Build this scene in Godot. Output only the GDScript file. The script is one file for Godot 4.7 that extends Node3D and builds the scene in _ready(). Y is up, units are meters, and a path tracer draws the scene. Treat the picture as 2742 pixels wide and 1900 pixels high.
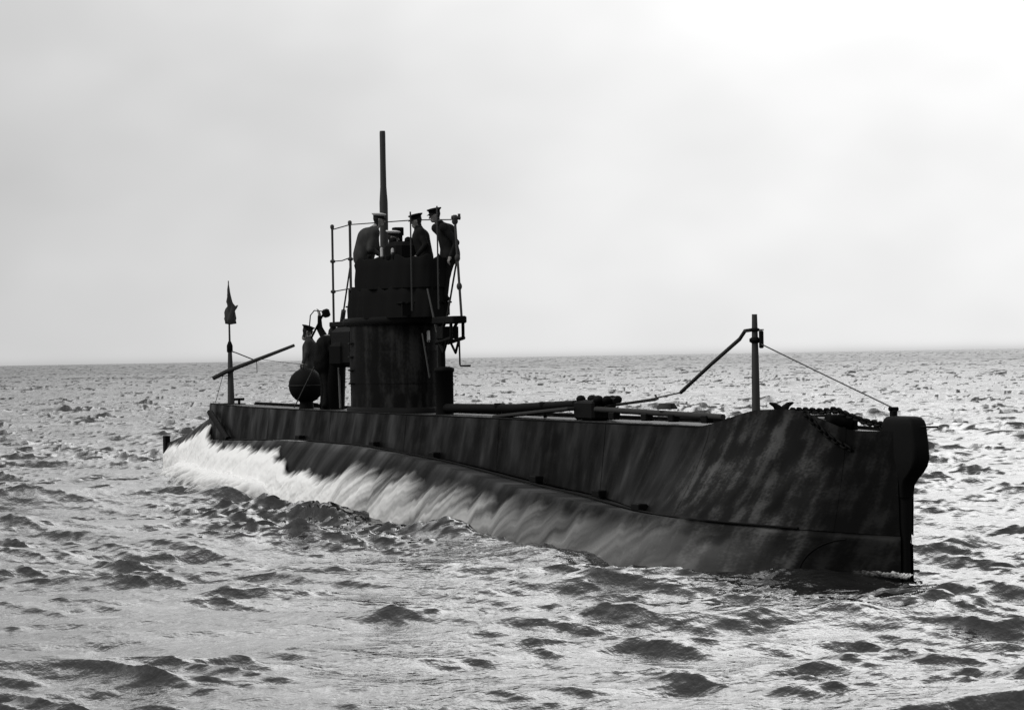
extends Node3D
# A small early submarine under way on a choppy grey sea, seen from another vessel off its starboard bow.
# The submarine's own axes: x towards the bow, y up from the waterline, z to starboard.

const PHI := -1.256637   # heading of the boat: its bow points right and towards the viewer
const BOAT_AT := Vector3(-2.2, 0.0, -59.81)
const EYE := 2.75

var boat_xf: Transform3D
var sub: Node3D
var rng := RandomNumberGenerator.new()
var noise_a := FastNoiseLite.new()
var noise_b := FastNoiseLite.new()
var noise_c := FastNoiseLite.new()
var used := {}
var M := {}


func _ready() -> void:
	rng.seed = 7
	setup_view()
	setup_noise()
	setup_materials()
	boat_xf = Transform3D(Basis(Vector3.UP, PHI), BOAT_AT)
	build_sea()
	build_submarine()
	build_foam()
	build_deck_gear()
	build_crew()
	build_flag()


# ------------------------------------------------------------------ view, sky, sun
func setup_view() -> void:
	var cam := Camera3D.new()
	cam.name = "camera"
	cam.fov = 12.69
	cam.near = 0.1
	cam.far = 60000.0
	cam.position = Vector3(0, EYE, 0)
	cam.rotation = Vector3(4.5 / 7177.0, 0.0, -0.01693)
	add_child(cam)
	cam.current = true
	var env := Environment.new()
	env.background_mode = Environment.BG_SKY
	env.tonemap_mode = Environment.TONE_MAPPER_LINEAR
	env.tonemap_exposure = 1.0
	env.sdfgi_enabled = true
	env.ssao_enabled = true
	env.ssil_enabled = true
	var sky := Sky.new()
	var pan := PanoramaSkyMaterial.new()
	pan.panorama = ImageTexture.create_from_image(sky_image())
	sky.sky_material = pan
	env.sky = sky
	var we := WorldEnvironment.new()
	we.name = "environment"
	we.environment = env
	add_child(we)
	var sun := DirectionalLight3D.new()
	sun.name = "sun"
	sun.light_energy = 0.5
	sun.light_angular_distance = 25.0
	sun.light_color = Color(1.0, 0.995, 0.98)
	sun.shadow_enabled = true
	# high on the left, well veiled by cloud
	var az := deg_to_rad(-106.0)
	var el := deg_to_rad(46.0)
	var to_sun := Vector3(sin(az) * cos(el), sin(el), -cos(az) * cos(el))
	sun.basis = Basis.looking_at(-to_sun, Vector3.UP)
	add_child(sun)


func sky_image() -> Image:
	# overcast: brightest above the frame to give the water glare, greyer away; soft streaks of cloud
	var w := 2048
	var h := 1024
	var n := FastNoiseLite.new()
	n.seed = 11
	n.frequency = 1.0
	n.fractal_octaves = 5
	var n2 := FastNoiseLite.new()
	n2.seed = 23
	n2.frequency = 1.0
	n2.fractal_octaves = 4
	var data := PackedFloat32Array()
	data.resize(w * h * 3)
	# the thinnest cloud lies above on the right; from there the sky greys away
	var thin_az := deg_to_rad(12.0)
	var thin_el := deg_to_rad(10.0)
	for j in h:
		var el := PI * 0.5 - (j + 0.5) / h * PI
		for i in w:
			var v := 0.42
			if el > -0.03:
				var az := (i + 0.5) / w * TAU
				var d := Vector3(sin(az) * cos(el), sin(el), -cos(az) * cos(el))
				var da := wrapf(az - thin_az, -PI, PI) * cos(el) * 1.25
				var de := (el - thin_el) * 0.6
				var ang := rad_to_deg(sqrt(da * da + de * de))
				# glow added above the frame to brighten the water
				var da2 := wrapf(az - deg_to_rad(13.0), -PI, PI) * cos(el) * 0.58
				var de2 := (el - deg_to_rad(26.0)) * 1.1
				var ang2 := rad_to_deg(sqrt(da2 * da2 + de2 * de2))
				v = 0.45 + 0.5 * exp(-pow(ang / 24.0, 1.9)) + 2.6 * exp(-pow(ang2 / 13.0, 2.0))
				var q := d * 3.2
				q.y *= 2.6
				var c := n.get_noise_3d(q.x + 2.0 * d.y, q.y, q.z)
				var c2 := n2.get_noise_3d(d.x * 11.0 + d.y * 9.0, d.y * 22.0 - d.x * 6.0, d.z * 11.0)
				var ca := (rad_to_deg(wrapf(az, -PI, PI)) + 15.0 + 6.0 * c2) / 8.0
				var ce := (rad_to_deg(el) - 9.5 + 2.5 * c2) / 4.0
				v *= 1.0 - 0.24 * exp(-ca * ca - ce * ce)
				v *= 1.0 + 0.15 * c + 0.085 * c2
			var k := (j * w + i) * 3
			data[k] = v
			data[k + 1] = v
			data[k + 2] = v
	return Image.create_from_data(w, h, false, Image.FORMAT_RGBF, data.to_byte_array())


func setup_noise() -> void:
	for t in [[noise_a, 3], [noise_b, 17], [noise_c, 41]]:
		t[0].seed = t[1]
		t[0].frequency = 1.0
		t[0].noise_type = FastNoiseLite.TYPE_SIMPLEX_SMOOTH
		t[0].fractal_octaves = 3


# ------------------------------------------------------------------ materials
func g(v: float) -> Color:
	return Color(v, v, v).linear_to_srgb()


func flat_mat(called: String, v: float, rough := 0.6, spec := 0.35) -> StandardMaterial3D:
	var m := StandardMaterial3D.new()
	m.resource_name = called
	m.albedo_color = g(v)
	m.roughness = rough
	m.metallic_specular = spec
	return m


func setup_materials() -> void:
	M.paint = flat_mat("dark paint", 0.014, 0.55, 0.3)
	M.black = flat_mat("black iron", 0.007, 0.65, 0.16)
	M.mast = flat_mat("grey painted pole", 0.05, 0.6, 0.3)
	M.rope = flat_mat("hemp rope", 0.06, 0.9, 0.1)
	M.wire = flat_mat("steel wire", 0.06, 0.6, 0.3)
	M.canvas = flat_mat("dark canvas", 0.013, 0.95, 0.05)
	M.wood = flat_mat("weathered spar", 0.045, 0.8, 0.15)
	M.brass = flat_mat("worn metal", 0.45, 0.45, 0.5)
	M.white = flat_mat("white cloth", 0.72, 0.9, 0.1)
	M.flag = flat_mat("dark bunting", 0.07, 0.9, 0.05)
	M.body = flat_mat("clothes and skin", 1.0, 0.85, 0.12)
	M.body.vertex_color_use_as_albedo = true
	# hull plating: streaked by running water, scuffed and patchy
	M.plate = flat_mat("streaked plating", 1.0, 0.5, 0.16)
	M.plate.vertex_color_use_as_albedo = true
	M.plate.albedo_texture = streak_texture(1024, 512, 5, 0.016, 0.115)
	M.plate.roughness_texture = wet_texture(9)
	M.plate.roughness_texture_channel = BaseMaterial3D.TEXTURE_CHANNEL_RED
	M.plate.roughness = 1.0
	M.tower = flat_mat("tower plating", 1.0, 0.65, 0.14)
	M.tower.albedo_texture = streak_texture(512, 256, 31, 0.002, 0.02)


func streak_texture(w: int, h: int, s: int, lo: float, hi: float) -> ImageTexture:
	var fine := FastNoiseLite.new()
	fine.seed = s
	fine.frequency = 0.02
	fine.fractal_octaves = 4
	var a := fine.get_seamless_image(w, 64)       # stretched downwards: runs of water
	a.resize(w, h, Image.INTERPOLATE_CUBIC)
	fine.seed = s + 1
	fine.frequency = 0.012
	var b := fine.get_seamless_image(w, h)        # patches
	fine.seed = s + 2
	fine.frequency = 0.09
	var c := fine.get_seamless_image(w, h)        # grain
	var ad := a.get_data()
	var bd := b.get_data()
	var cd := c.get_data()
	var out := PackedByteArray()
	out.resize(w * h * 3)
	for i in w * h:
		var v := 0.5 * ad[i] + 0.32 * bd[i] + 0.18 * cd[i]
		v = smoothstep(75.0, 190.0, v)
		var l := lo + (hi - lo) * v * v
		var o := int(clampf(255.0 * pow(l, 1.0 / 2.2), 0.0, 255.0))
		out[i * 3] = o
		out[i * 3 + 1] = o
		out[i * 3 + 2] = o
	return ImageTexture.create_from_image(Image.create_from_data(w, h, false, Image.FORMAT_RGB8, out))


func wet_texture(s: int) -> ImageTexture:
	var fine := FastNoiseLite.new()
	fine.seed = s
	fine.frequency = 0.015
	fine.fractal_octaves = 4
	var a := fine.get_seamless_image(512, 64)
	a.resize(512, 256, Image.INTERPOLATE_CUBIC)
	var ad := a.get_data()
	for i in ad.size():
		ad[i] = int(clampf(70.0 + ad[i] * 0.45, 0, 255))
	return ImageTexture.create_from_image(Image.create_from_data(512, 256, false, Image.FORMAT_L8, ad))


# ------------------------------------------------------------------ small builders
func numbered(called: String, parent: Node) -> String:
	var key := "%d/%s" % [parent.get_instance_id(), called]
	var n: int = used.get(key, 0)
	used[key] = n + 1
	return called if n == 0 else "%s_%03d" % [called, n]


func new_st() -> SurfaceTool:
	var st := SurfaceTool.new()
	st.begin(Mesh.PRIMITIVE_TRIANGLES)
	st.set_smooth_group(0)
	return st


func commit(called: String, st: SurfaceTool, mat: Material, parent: Node, label := "") -> MeshInstance3D:
	st.index()
	st.generate_normals()
	return place(called, st.commit(), mat, parent, label)


func place(called: String, mesh: Mesh, mat: Material, parent: Node, label := "") -> MeshInstance3D:
	var mi := MeshInstance3D.new()
	mi.name = numbered(called, parent)
	mi.mesh = mesh
	mi.material_override = mat
	if label:
		mi.set_meta("label", label)
	parent.add_child(mi, true)
	return mi


func thing(called: String, label: String, category: String, at: Vector3, turn := 0.0, group := "") -> Node3D:
	# at is in the boat's axes; the node stands in the world
	var o := Node3D.new()
	o.name = numbered(called, self)
	add_child(o, true)
	o.transform = boat_xf * Transform3D(Basis(Vector3.UP, turn), at)
	o.set_meta("label", label)
	o.set_meta("category", category)
	if group:
		o.set_meta("group", group)
	return o


func quad(st: SurfaceTool, a: Vector3, b: Vector3, c: Vector3, d: Vector3) -> void:
	# a lower left, b lower right, c upper left, d upper right, seen from outside
	st.add_vertex(a); st.add_vertex(c); st.add_vertex(d)
	st.add_vertex(a); st.add_vertex(d); st.add_vertex(b)


func loft(st: SurfaceTool, rings: Array, closed := true, caps := true) -> void:
	# rings of equal length; each runs counter-clockwise seen from the far end
	var n: int = rings[0].size()
	var m := n if closed else n - 1
	for i in rings.size() - 1:
		for j in m:
			var k := (j + 1) % n
			quad(st, rings[i][j], rings[i][k], rings[i + 1][j], rings[i + 1][k])
	if caps and closed:
		for e in [0, rings.size() - 1]:
			st.set_smooth_group(-1)
			var c := Vector3.ZERO
			for p in rings[e]:
				c += p
			c /= n
			for j in n:
				var k := (j + 1) % n
				if e == 0:
					st.add_vertex(c); st.add_vertex(rings[e][j]); st.add_vertex(rings[e][k])
				else:
					st.add_vertex(c); st.add_vertex(rings[e][k]); st.add_vertex(rings[e][j])
			st.set_smooth_group(0)


func tube(st: SurfaceTool, pts: Array, radii: Array, sides := 8, squash := 1.0) -> void:
	var rings := []
	var u := Vector3.ZERO
	for i in pts.size():
		var p: Vector3 = pts[i]
		var t: Vector3 = (pts[mini(i + 1, pts.size() - 1)] - pts[maxi(i - 1, 0)]).normalized()
		if i == 0:
			u = t.cross(Vector3.UP if absf(t.y) < 0.9 else Vector3.RIGHT).normalized()
		else:
			u = (u - t * u.dot(t)).normalized()
		var v := t.cross(u)
		var r: float = radii[mini(i, radii.size() - 1)]
		var ring := PackedVector3Array()
		for j in sides:
			var a := TAU * j / sides
			ring.append(p + (u * cos(a) + v * sin(a) * squash) * r)
		rings.append(ring)
	loft(st, rings)


func bar(st: SurfaceTool, a: Vector3, b: Vector3, r: float, sides := 8) -> void:
	tube(st, [a, b], [r], sides)


func box(st: SurfaceTool, c: Vector3, s: Vector3, turn := Basis.IDENTITY, bevel := 0.012) -> void:
	# a box with chamfered edges
	var h := s * 0.5
	var e := minf(bevel, minf(h.x, minf(h.y, h.z)) * 0.6)
	var rings := []
	for lv in [[-h.y, e], [-h.y + e, 0.0], [h.y - e, 0.0], [h.y, e]]:
		var ring := PackedVector3Array()
		var x: float = h.x - lv[1]
		var z: float = h.z - lv[1]
		for q in [Vector2(x - e, -z), Vector2(-x + e, -z), Vector2(-x, -z + e), Vector2(-x, z - e), Vector2(-x + e, z), Vector2(x - e, z), Vector2(x, z - e), Vector2(x, -z + e)]:
			ring.append(c + turn * Vector3(q.x, lv[0], q.y))
		ring.reverse()
		rings.append(ring)
	st.set_smooth_group(-1)
	# seen from above (the far end) the ring must run counter-clockwise
	for i in rings.size():
		rings[i].reverse()
	loft(st, rings)
	st.set_smooth_group(0)


func lathe(st: SurfaceTool, prof: Array, c: Vector3, segs := 16, sx := 1.0, sz := 1.0, turn := Basis.IDENTITY) -> void:
	# prof: Vector2(radius, height) from bottom to top
	var rings := []
	for p in prof:
		var ring := PackedVector3Array()
		for j in segs:
			var a := -TAU * j / segs
			ring.append(c + turn * Vector3(cos(a) * p.x * sx, p.y, sin(a) * p.x * sz))
		rings.append(ring)
	loft(st, rings)


func tab(t: Array, x: float) -> float:
	if x <= t[0].x:
		return t[0].y
	for i in range(1, t.size()):
		if x <= t[i].x:
			return lerpf(t[i - 1].y, t[i].y, (x - t[i - 1].x) / (t[i].x - t[i - 1].x))
	return t[-1].y


func soft(t: Array, x: float, d: float) -> float:
	return (tab(t, x - d) + 2.0 * tab(t, x - d * 0.5) + 2.0 * tab(t, x) + 2.0 * tab(t, x + d * 0.5) + tab(t, x + d)) / 8.0


# ------------------------------------------------------------------ lines of the hull
var T_BEAM := [Vector2(-21.0, 0.06), Vector2(-18.4, 0.3), Vector2(-14.0, 0.8), Vector2(-10.0, 1.3), Vector2(-5.5, 1.66), Vector2(2.0, 1.83), Vector2(8.0, 1.9), Vector2(14.0, 1.98), Vector2(17.6, 1.88), Vector2(18.8, 1.64), Vector2(20.2, 1.1), Vector2(21.3, 0.59), Vector2(21.9, 0.3), Vector2(22.42, 0.07), Vector2(23.5, 0.1)]
var T_JOIN := [Vector2(-21.0, 0.95), Vector2(-13.5, 1.0), Vector2(-10.0, 1.05), Vector2(-3.4, 1.19), Vector2(2.0, 1.19), Vector2(7.5, 1.04), Vector2(12.0, 0.82), Vector2(16.0, 0.68), Vector2(19.0, 0.6), Vector2(22.7, 0.5)]
var T_TAIL := [Vector2(-21.0, 0.72), Vector2(-20.3, 0.8), Vector2(-18.4, 1.02), Vector2(-15.0, 1.58), Vector2(-13.0, 1.72), Vector2(-11.0, 1.8)]
var T_DECKW := [Vector2(-15.0, 0.42), Vector2(-12.0, 0.62), Vector2(-6.0, 0.9), Vector2(4.0, 0.98), Vector2(14.0, 0.98), Vector2(18.6, 0.94), Vector2(19.8, 0.76), Vector2(20.8, 0.52), Vector2(21.6, 0.28), Vector2(22.1, 0.12), Vector2(23.0, 0.1)]
var T_HUMP := [Vector2(17.9, 0.0), Vector2(18.6, 0.07), Vector2(19.1, 0.17), Vector2(19.6, 0.25), Vector2(20.4, 0.265), Vector2(20.8, 0.2), Vector2(21.2, 0.08), Vector2(21.5, 0.0)]


func beam(l: float) -> float:
	return soft(T_BEAM, l, 0.9 if l < 18.0 else 0.12)


func hull_w(l: float, y: float) -> float:
	var y0 := -0.3
	var tail := soft(T_TAIL, l, 0.5)
	var r_tail := tail - y0
	var r := lerpf(r_tail, 2.15, smoothstep(-14.5, -10.5, l))
	r = lerpf(r, 3.6, smoothstep(19.0, 22.0, l))
	var q := (y - y0) / r
	var base := sqrt(maxf(0.0, 1.0 - q * q)) / sqrt(1.0 - (y0 / r) * (y0 / r))
	return maxf(beam(l) * base, 0.02)


func join_y(l: float) -> float:
	return soft(T_JOIN, l, 1.0)


func deck_y(l: float) -> float:
	return 1.77 + 0.03 * smoothstep(-8.0, -14.0, l)


func deck_w(l: float) -> float:
	return soft(T_DECKW, l, 0.5 if l < 18.0 else 0.15)


func top_y(l: float, port := false) -> float:
	return deck_y(l) + soft(T_HUMP, l, 0.2) * (0.0 if port else 1.0)


func casing_w(l: float, y: float) -> float:
	# half-breadth of the casing's side at height y
	var yb := join_y(l)
	var foot := deck_w(l) + 0.07
	var flare := smoothstep(13.5, 19.5, l)
	foot = lerpf(foot, hull_w(l, yb) - lerpf(0.03, -0.008, smoothstep(18.0, 20.0, l)), flare)
	var t := clampf((y - yb) / (top_y(l) - yb), 0.0, 1.0)
	return deck_w(l) + (foot - deck_w(l)) * pow(1.0 - t, lerpf(1.0, 1.35, flare))


# ------------------------------------------------------------------ sea
var waves: Array = []
var W_DX := PackedFloat32Array()
var W_DZ := PackedFloat32Array()
var W_K := PackedFloat32Array()
var W_A := PackedFloat32Array()
var W_P := PackedFloat32Array()
var W_L := PackedFloat32Array()
var sea_r := PackedFloat32Array()
var sea_az := PackedFloat32Array()
var sea_v := PackedVector3Array()
var sea_n := PackedVector3Array()
# crests thrown up along the side of the boat: length, breadth offset, height, spread along, spread across
var CRESTS := [[-3.2, 2.6, 0.24, 0.7, 0.5], [-4.8, 2.4, 0.05, 0.9, 0.45], [0.8, 2.9, 0.16, 0.6, 0.45], [3.0, 2.6, 0.2, 1.6, 0.45], [5.6, 2.6, 0.16, 1.2, 0.4], [12.6, 2.7, 0.26, 0.9, 0.45], [10.2, 2.8, 0.16, 1.6, 0.4], [-9.5, 2.0, 0.08, 1.0, 0.4], [-14.5, 1.6, 0.06, 1.2, 0.4], [16.2, 2.6, 0.12, 1.4, 0.4], [22.3, 1.0, 0.1, 0.5, 0.5]]


func build_sea() -> void:
	var r := RandomNumberGenerator.new()
	r.seed = 91
	var n := 48
	for i in n:
		var f := i / float(n - 1)
		var lam := 10.0 * pow(0.22 / 10.0, f) * r.randf_range(0.9, 1.1)
		var k := TAU / lam
		# the wind comes from beyond and a little from the right: crests lie mostly across the view
		var ang := deg_to_rad(14.0) + r.randfn(0.0, lerpf(0.3, 0.55, f))
		var slope := 0.042 if lam > 3.0 and lam < 8.0 else 0.022 if lam > 8.0 else 0.052 if lam > 1.1 else 0.06
		W_DX.append(-sin(ang))
		W_DZ.append(cos(ang))
		W_K.append(k)
		W_A.append(slope / k * r.randf_range(0.75, 1.25))
		W_P.append(r.randf() * TAU)
		W_L.append(lam)
	# rows and columns: fine where the water is near and ahead
	var d := 1.5
	while d < 21.0:
		sea_r.append(d)
		d *= 1.12
	d = 21.0
	while d < 170.0:
		sea_r.append(d)
		d *= 1.0028
	while d < 600.0:
		sea_r.append(d)
		d *= 1.004
	while d < 1500.0:
		sea_r.append(d)
		d *= 1.012
	while d < 30000.0:
		sea_r.append(d)
		d *= 1.06
	var az := -11.6
	var left := PackedFloat32Array()
	var step := 0.2
	while az > -180.0:
		left.append(az)
		az -= step
		step = minf(step * 1.25, 5.0)
	left.append(-180.0)
	left.reverse()
	sea_az.append_array(left)
	az = -11.6 + 0.036
	while az < 11.6:
		sea_az.append(az)
		az += 0.036
	left.reverse()
	for q in left:
		sea_az.append(-q)
	var rows := sea_r.size()
	var cols := sea_az.size()
	sea_v.resize(rows * cols)
	sea_n.resize(rows * cols)
	var id := WorkerThreadPool.add_group_task(sea_row, rows)
	WorkerThreadPool.wait_for_group_task_completion(id)
	sea_v.append(Vector3(0, 0, 0))
	sea_n.append(Vector3.UP)
	var mid := sea_v.size() - 1
	# ripples too small to draw far off are carried by the roughness of the water there
	var bands := [0.0, 110.0, 150.0, 200.0, 270.0, 370.0, 520.0, 800.0, 1e9]
	var mesh := ArrayMesh.new()
	var rough_of := [0.05, 0.12, 0.17, 0.22, 0.27, 0.32, 0.36, 0.4]
	var m := flat_mat("sea water", 0.014, 0.05, 0.5)
	var rip := FastNoiseLite.new()
	rip.seed = 77
	rip.frequency = 0.014
	rip.fractal_octaves = 5
	rip.fractal_gain = 0.55
	var hi := rip.get_seamless_image(1024, 1024)
	hi.bump_map_to_normal_map(5.0)
	m.normal_enabled = true
	m.normal_texture = ImageTexture.create_from_image(hi)
	m.normal_scale = 0.95
	m.uv1_triplanar = true
	m.uv1_world_triplanar = true
	m.uv1_scale = Vector3(0.27, 0.27, 0.27)
	var from := 0
	for band in rough_of.size():
		var to := from
		while to < rows - 1 and sea_r[to] < bands[band + 1]:
			to += 1
		var idx := PackedInt32Array()
		idx.resize((to - from) * (cols - 1) * 6)
		var q := 0
		for i in range(from, to):
			var o := i * cols
			for j in cols - 1:
				var a := o + j
				idx[q] = a - from * cols; idx[q + 1] = a + cols - from * cols; idx[q + 2] = a + cols + 1 - from * cols
				idx[q + 3] = a - from * cols; idx[q + 4] = a + cols + 1 - from * cols; idx[q + 5] = a + 1 - from * cols
				q += 6
		var vs := sea_v.slice(from * cols, (to + 1) * cols)
		var ns := sea_n.slice(from * cols, (to + 1) * cols)
		if band == 0:
			vs.append(sea_v[mid])
			ns.append(Vector3.UP)
			for j in cols - 1:
				idx.append(vs.size() - 1); idx.append(j); idx.append(j + 1)
		var arr := []
		arr.resize(Mesh.ARRAY_MAX)
		arr[Mesh.ARRAY_VERTEX] = vs
		arr[Mesh.ARRAY_NORMAL] = ns
		arr[Mesh.ARRAY_INDEX] = idx
		mesh.add_surface_from_arrays(Mesh.PRIMITIVE_TRIANGLES, arr)
		var mb: StandardMaterial3D = m.duplicate()
		mb.roughness = rough_of[band]
		mesh.surface_set_material(band, mb)
		from = to
	var mi := place("sea", mesh, null, self, "choppy grey open sea reaching to the horizon")
	mi.set_meta("kind", "structure")
	sea_v = PackedVector3Array()
	sea_n = PackedVector3Array()


func sea_row(i: int) -> void:
	var r := sea_r[i]
	var cols := sea_az.size()
	var gap := r * deg_to_rad(0.036)
	if i > 0:
		gap = maxf(gap, (r - sea_r[i - 1]) * 0.45)
	var n := W_K.size()
	var inv := boat_xf.affine_inverse()
	var far_rough := 1.0 + 1.0 * smoothstep(70.0, 700.0, r)
	var far_fade := 1.0 - smoothstep(2500.0, 9000.0, r)
	for j in cols:
		var az := deg_to_rad(sea_az[j])
		var x0 := r * sin(az)
		var z0 := -r * cos(az)
		# gusts: rougher and smoother patches
		var g1 := noise_a.get_noise_2d(x0 * 0.06, z0 * 0.035)
		var g2 := noise_b.get_noise_2d(x0 * 0.2, z0 * 0.13)
		var g3 := noise_c.get_noise_2d(x0 * 0.62, z0 * 0.5) if r < 700.0 else 0.0
		var rough := clampf(0.78 + 0.75 * g1 + 0.85 * g2 + 0.85 * g3, 0.3, 1.6)
		var bl := inv * Vector3(x0, 0, z0)
		var bump := 0.0
		var bsx := 0.0
		var bsz := 0.0
		var near_boat := absf(bl.x) < 27.0 and absf(bl.z) < 9.0
		var lee := 1.0
		var stir := 0.0
		if near_boat:
			var e := exp(-pow((bl.z - 3.2) / 1.6, 2.0)) * smoothstep(-3.0, 0.0, bl.x) * (1.0 - smoothstep(12.5, 15.0, bl.x))
			rough += 0.25 * e
			stir = 1.25 * e
			for cr in CRESTS:
				var dl: float = (bl.x - cr[0]) / cr[3]
				var dw: float = (bl.z - cr[1]) / cr[4]
				var q := dl * dl + dw * dw
				if q < 9.0:
					var hgt: float = cr[2] * exp(-q)
					bump += hgt
					var gl: float = -2.0 * dl / cr[3] * hgt
					var gw: float = -2.0 * dw / cr[4] * hgt
					var gv := boat_xf.basis * Vector3(gl, 0, gw)
					bsx += gv.x
					bsz += gv.z
			# the swell does not run through the hull
			lee = 0.45 + 0.55 * smoothstep(1.6, 4.5, absf(bl.z) + maxf(0.0, absf(bl.x - 1.0) - 20.0))
		var px := 0.0
		var py := 0.0
		var pz := 0.0
		var sx := 0.0
		var sz := 0.0
		var ny := 1.0
		for m in n:
			var lam := W_L[m]
			var seen := 1.0 if lam > gap * 1.7 else 0.0
			var k := W_K[m]
			var am := W_A[m] * far_fade
			am *= lee * (0.6 + 0.4 * rough) if lam > 2.0 else rough + (stir if lam < 1.4 else 0.0)
			var dx := W_DX[m]
			var dz := W_DZ[m]
			var ph := k * (dx * x0 + dz * z0) + W_P[m]
			var c1 := cos(ph)
			var c := c1 * am
			var s := sin(ph) * am
			py += (c + 0.24 * am * (2.0 * c1 * c1 - 1.0)) * seen
			px -= dx * s * seen
			pz -= dz * s * seen
			var ks := k * s * (1.0 + 0.96 * c1) * far_rough
			sx -= dx * ks
			sz -= dz * ks
			ny -= 0.9 * k * c
		sx += bsx
		sz += bsz
		var chop := 1.0 - 0.5 * minf(stir, 1.0)
		sea_v[i * cols + j] = Vector3(x0 + chop * px, py + bump, z0 + chop * pz)
		# no face steeper than breaking water stands
		ny = maxf(ny, 0.4)
		var sl := sqrt(sx * sx + sz * sz) / ny
		var cut := 1.0 / (ny * pow(1.0 + pow(sl / (0.62 + 0.3 * minf(stir, 1.0)), 4.0), 0.25))
		sea_n[i * cols + j] = Vector3(-sx * cut, 1.0, -sz * cut).normalized()


# ------------------------------------------------------------------ the submarine
func build_submarine() -> void:
	sub = thing("submarine", "small dark early submarine under way with men on its tower", "submarine", Vector3.ZERO)
	hull_part()
	casing_parts()
	bow_parts()
	tower_parts()
	mast_parts()


func flare_light_and_mottle(p: Vector3) -> Color:
	# light on the wet starboard bow flare painted as a paler patch, plus mottling
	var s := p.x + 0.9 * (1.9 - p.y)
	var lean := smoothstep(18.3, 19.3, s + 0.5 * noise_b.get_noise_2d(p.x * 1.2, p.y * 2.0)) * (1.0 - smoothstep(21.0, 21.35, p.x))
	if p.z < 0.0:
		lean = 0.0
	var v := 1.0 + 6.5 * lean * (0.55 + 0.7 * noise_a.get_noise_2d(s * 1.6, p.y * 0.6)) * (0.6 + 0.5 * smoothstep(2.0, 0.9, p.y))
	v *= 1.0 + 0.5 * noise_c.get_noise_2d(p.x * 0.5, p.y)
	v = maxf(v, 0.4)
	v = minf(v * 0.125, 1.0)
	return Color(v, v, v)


func uv_grid(rows: Array, uvs: Array) -> SurfaceTool:
	var st := new_st()
	for i in rows.size() - 1:
		for j in rows[i].size() - 1:
			for t in [[0, 0], [1, 0], [1, 1], [0, 0], [1, 1], [0, 1]]:
				st.set_uv(uvs[i + t[0]][j + t[1]])
				st.set_color(flare_light_and_mottle(rows[i + t[0]][j + t[1]]))
				st.add_vertex(rows[i + t[0]][j + t[1]])
	return st


func stations(a: float, b: float, step: float) -> PackedFloat32Array:
	var out := PackedFloat32Array()
	var n := int(ceil((b - a) / step))
	for i in n + 1:
		out.append(lerpf(a, b, i / float(n)))
	return out


func hull_part() -> void:
	var ls := stations(-20.9, 18.0, 0.3)
	ls.append_array(stations(18.1, 22.42, 0.08))
	var rows := []
	var uvs := []
	for q in 33:
		rows.append(PackedVector3Array())
		uvs.append(PackedVector2Array())
	for l in ls:
		var tail := soft(T_TAIL, l, 0.5)
		var top := lerpf(tail, join_y(l), smoothstep(-14.0, -12.5, l))
		for q in 33:
			var s := 1.0 if q <= 16 else -1.0
			var t := q / 16.0 if q <= 16 else (32 - q) / 16.0
			var y := lerpf(-1.2, top, t)
			var wv := hull_w(l, y)
			if l < -12.5 and t > 0.999:
				wv = 0.02
			rows[q].append(Vector3(l, y, s * wv + (0.0 if q != 16 else 0.0)))
			uvs[q].append(Vector2(l / 9.0 - y * 0.06, t * 0.9))
	# rows run from starboard keel over the top to the port keel
	for q in rows.size():
		rows[q].reverse()
		uvs[q].reverse()
	rows.reverse()
	uvs.reverse()
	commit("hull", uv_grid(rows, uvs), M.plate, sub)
	# the rubbing strake where the casing stands on the hull
	for s in [1.0, -1.0]:
		var st := new_st()
		var pts := []
		for l in stations(-10.5, 20.9, 0.5):
			pts.append(Vector3(l, join_y(l) + 0.012, s * (lerpf(casing_w(l, join_y(l)) + 0.03, hull_w(l, join_y(l)) - 0.01, 0.35))))
		tube(st, pts, [0.015], 6)
		commit("rubbing_strake", st, M.black, sub)
	for l in [2.4, 6.2, 11.6, 14.6, 17.2, -3.2]:
		for s in [1.0, -1.0]:
			var st := new_st()
			box(st, Vector3(l, join_y(l) + 0.05, s * (casing_w(l, join_y(l)) + 0.05)), Vector3(0.3, 0.1, 0.14))
			commit("drain_scoop", st, M.black, sub)
	# stern fittings
	var st := new_st()
	box(st, Vector3(-20.95, 0.7, 0), Vector3(0.3, 0.46, 0.13))
	commit("rudder_head", st, M.black, sub)


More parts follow.
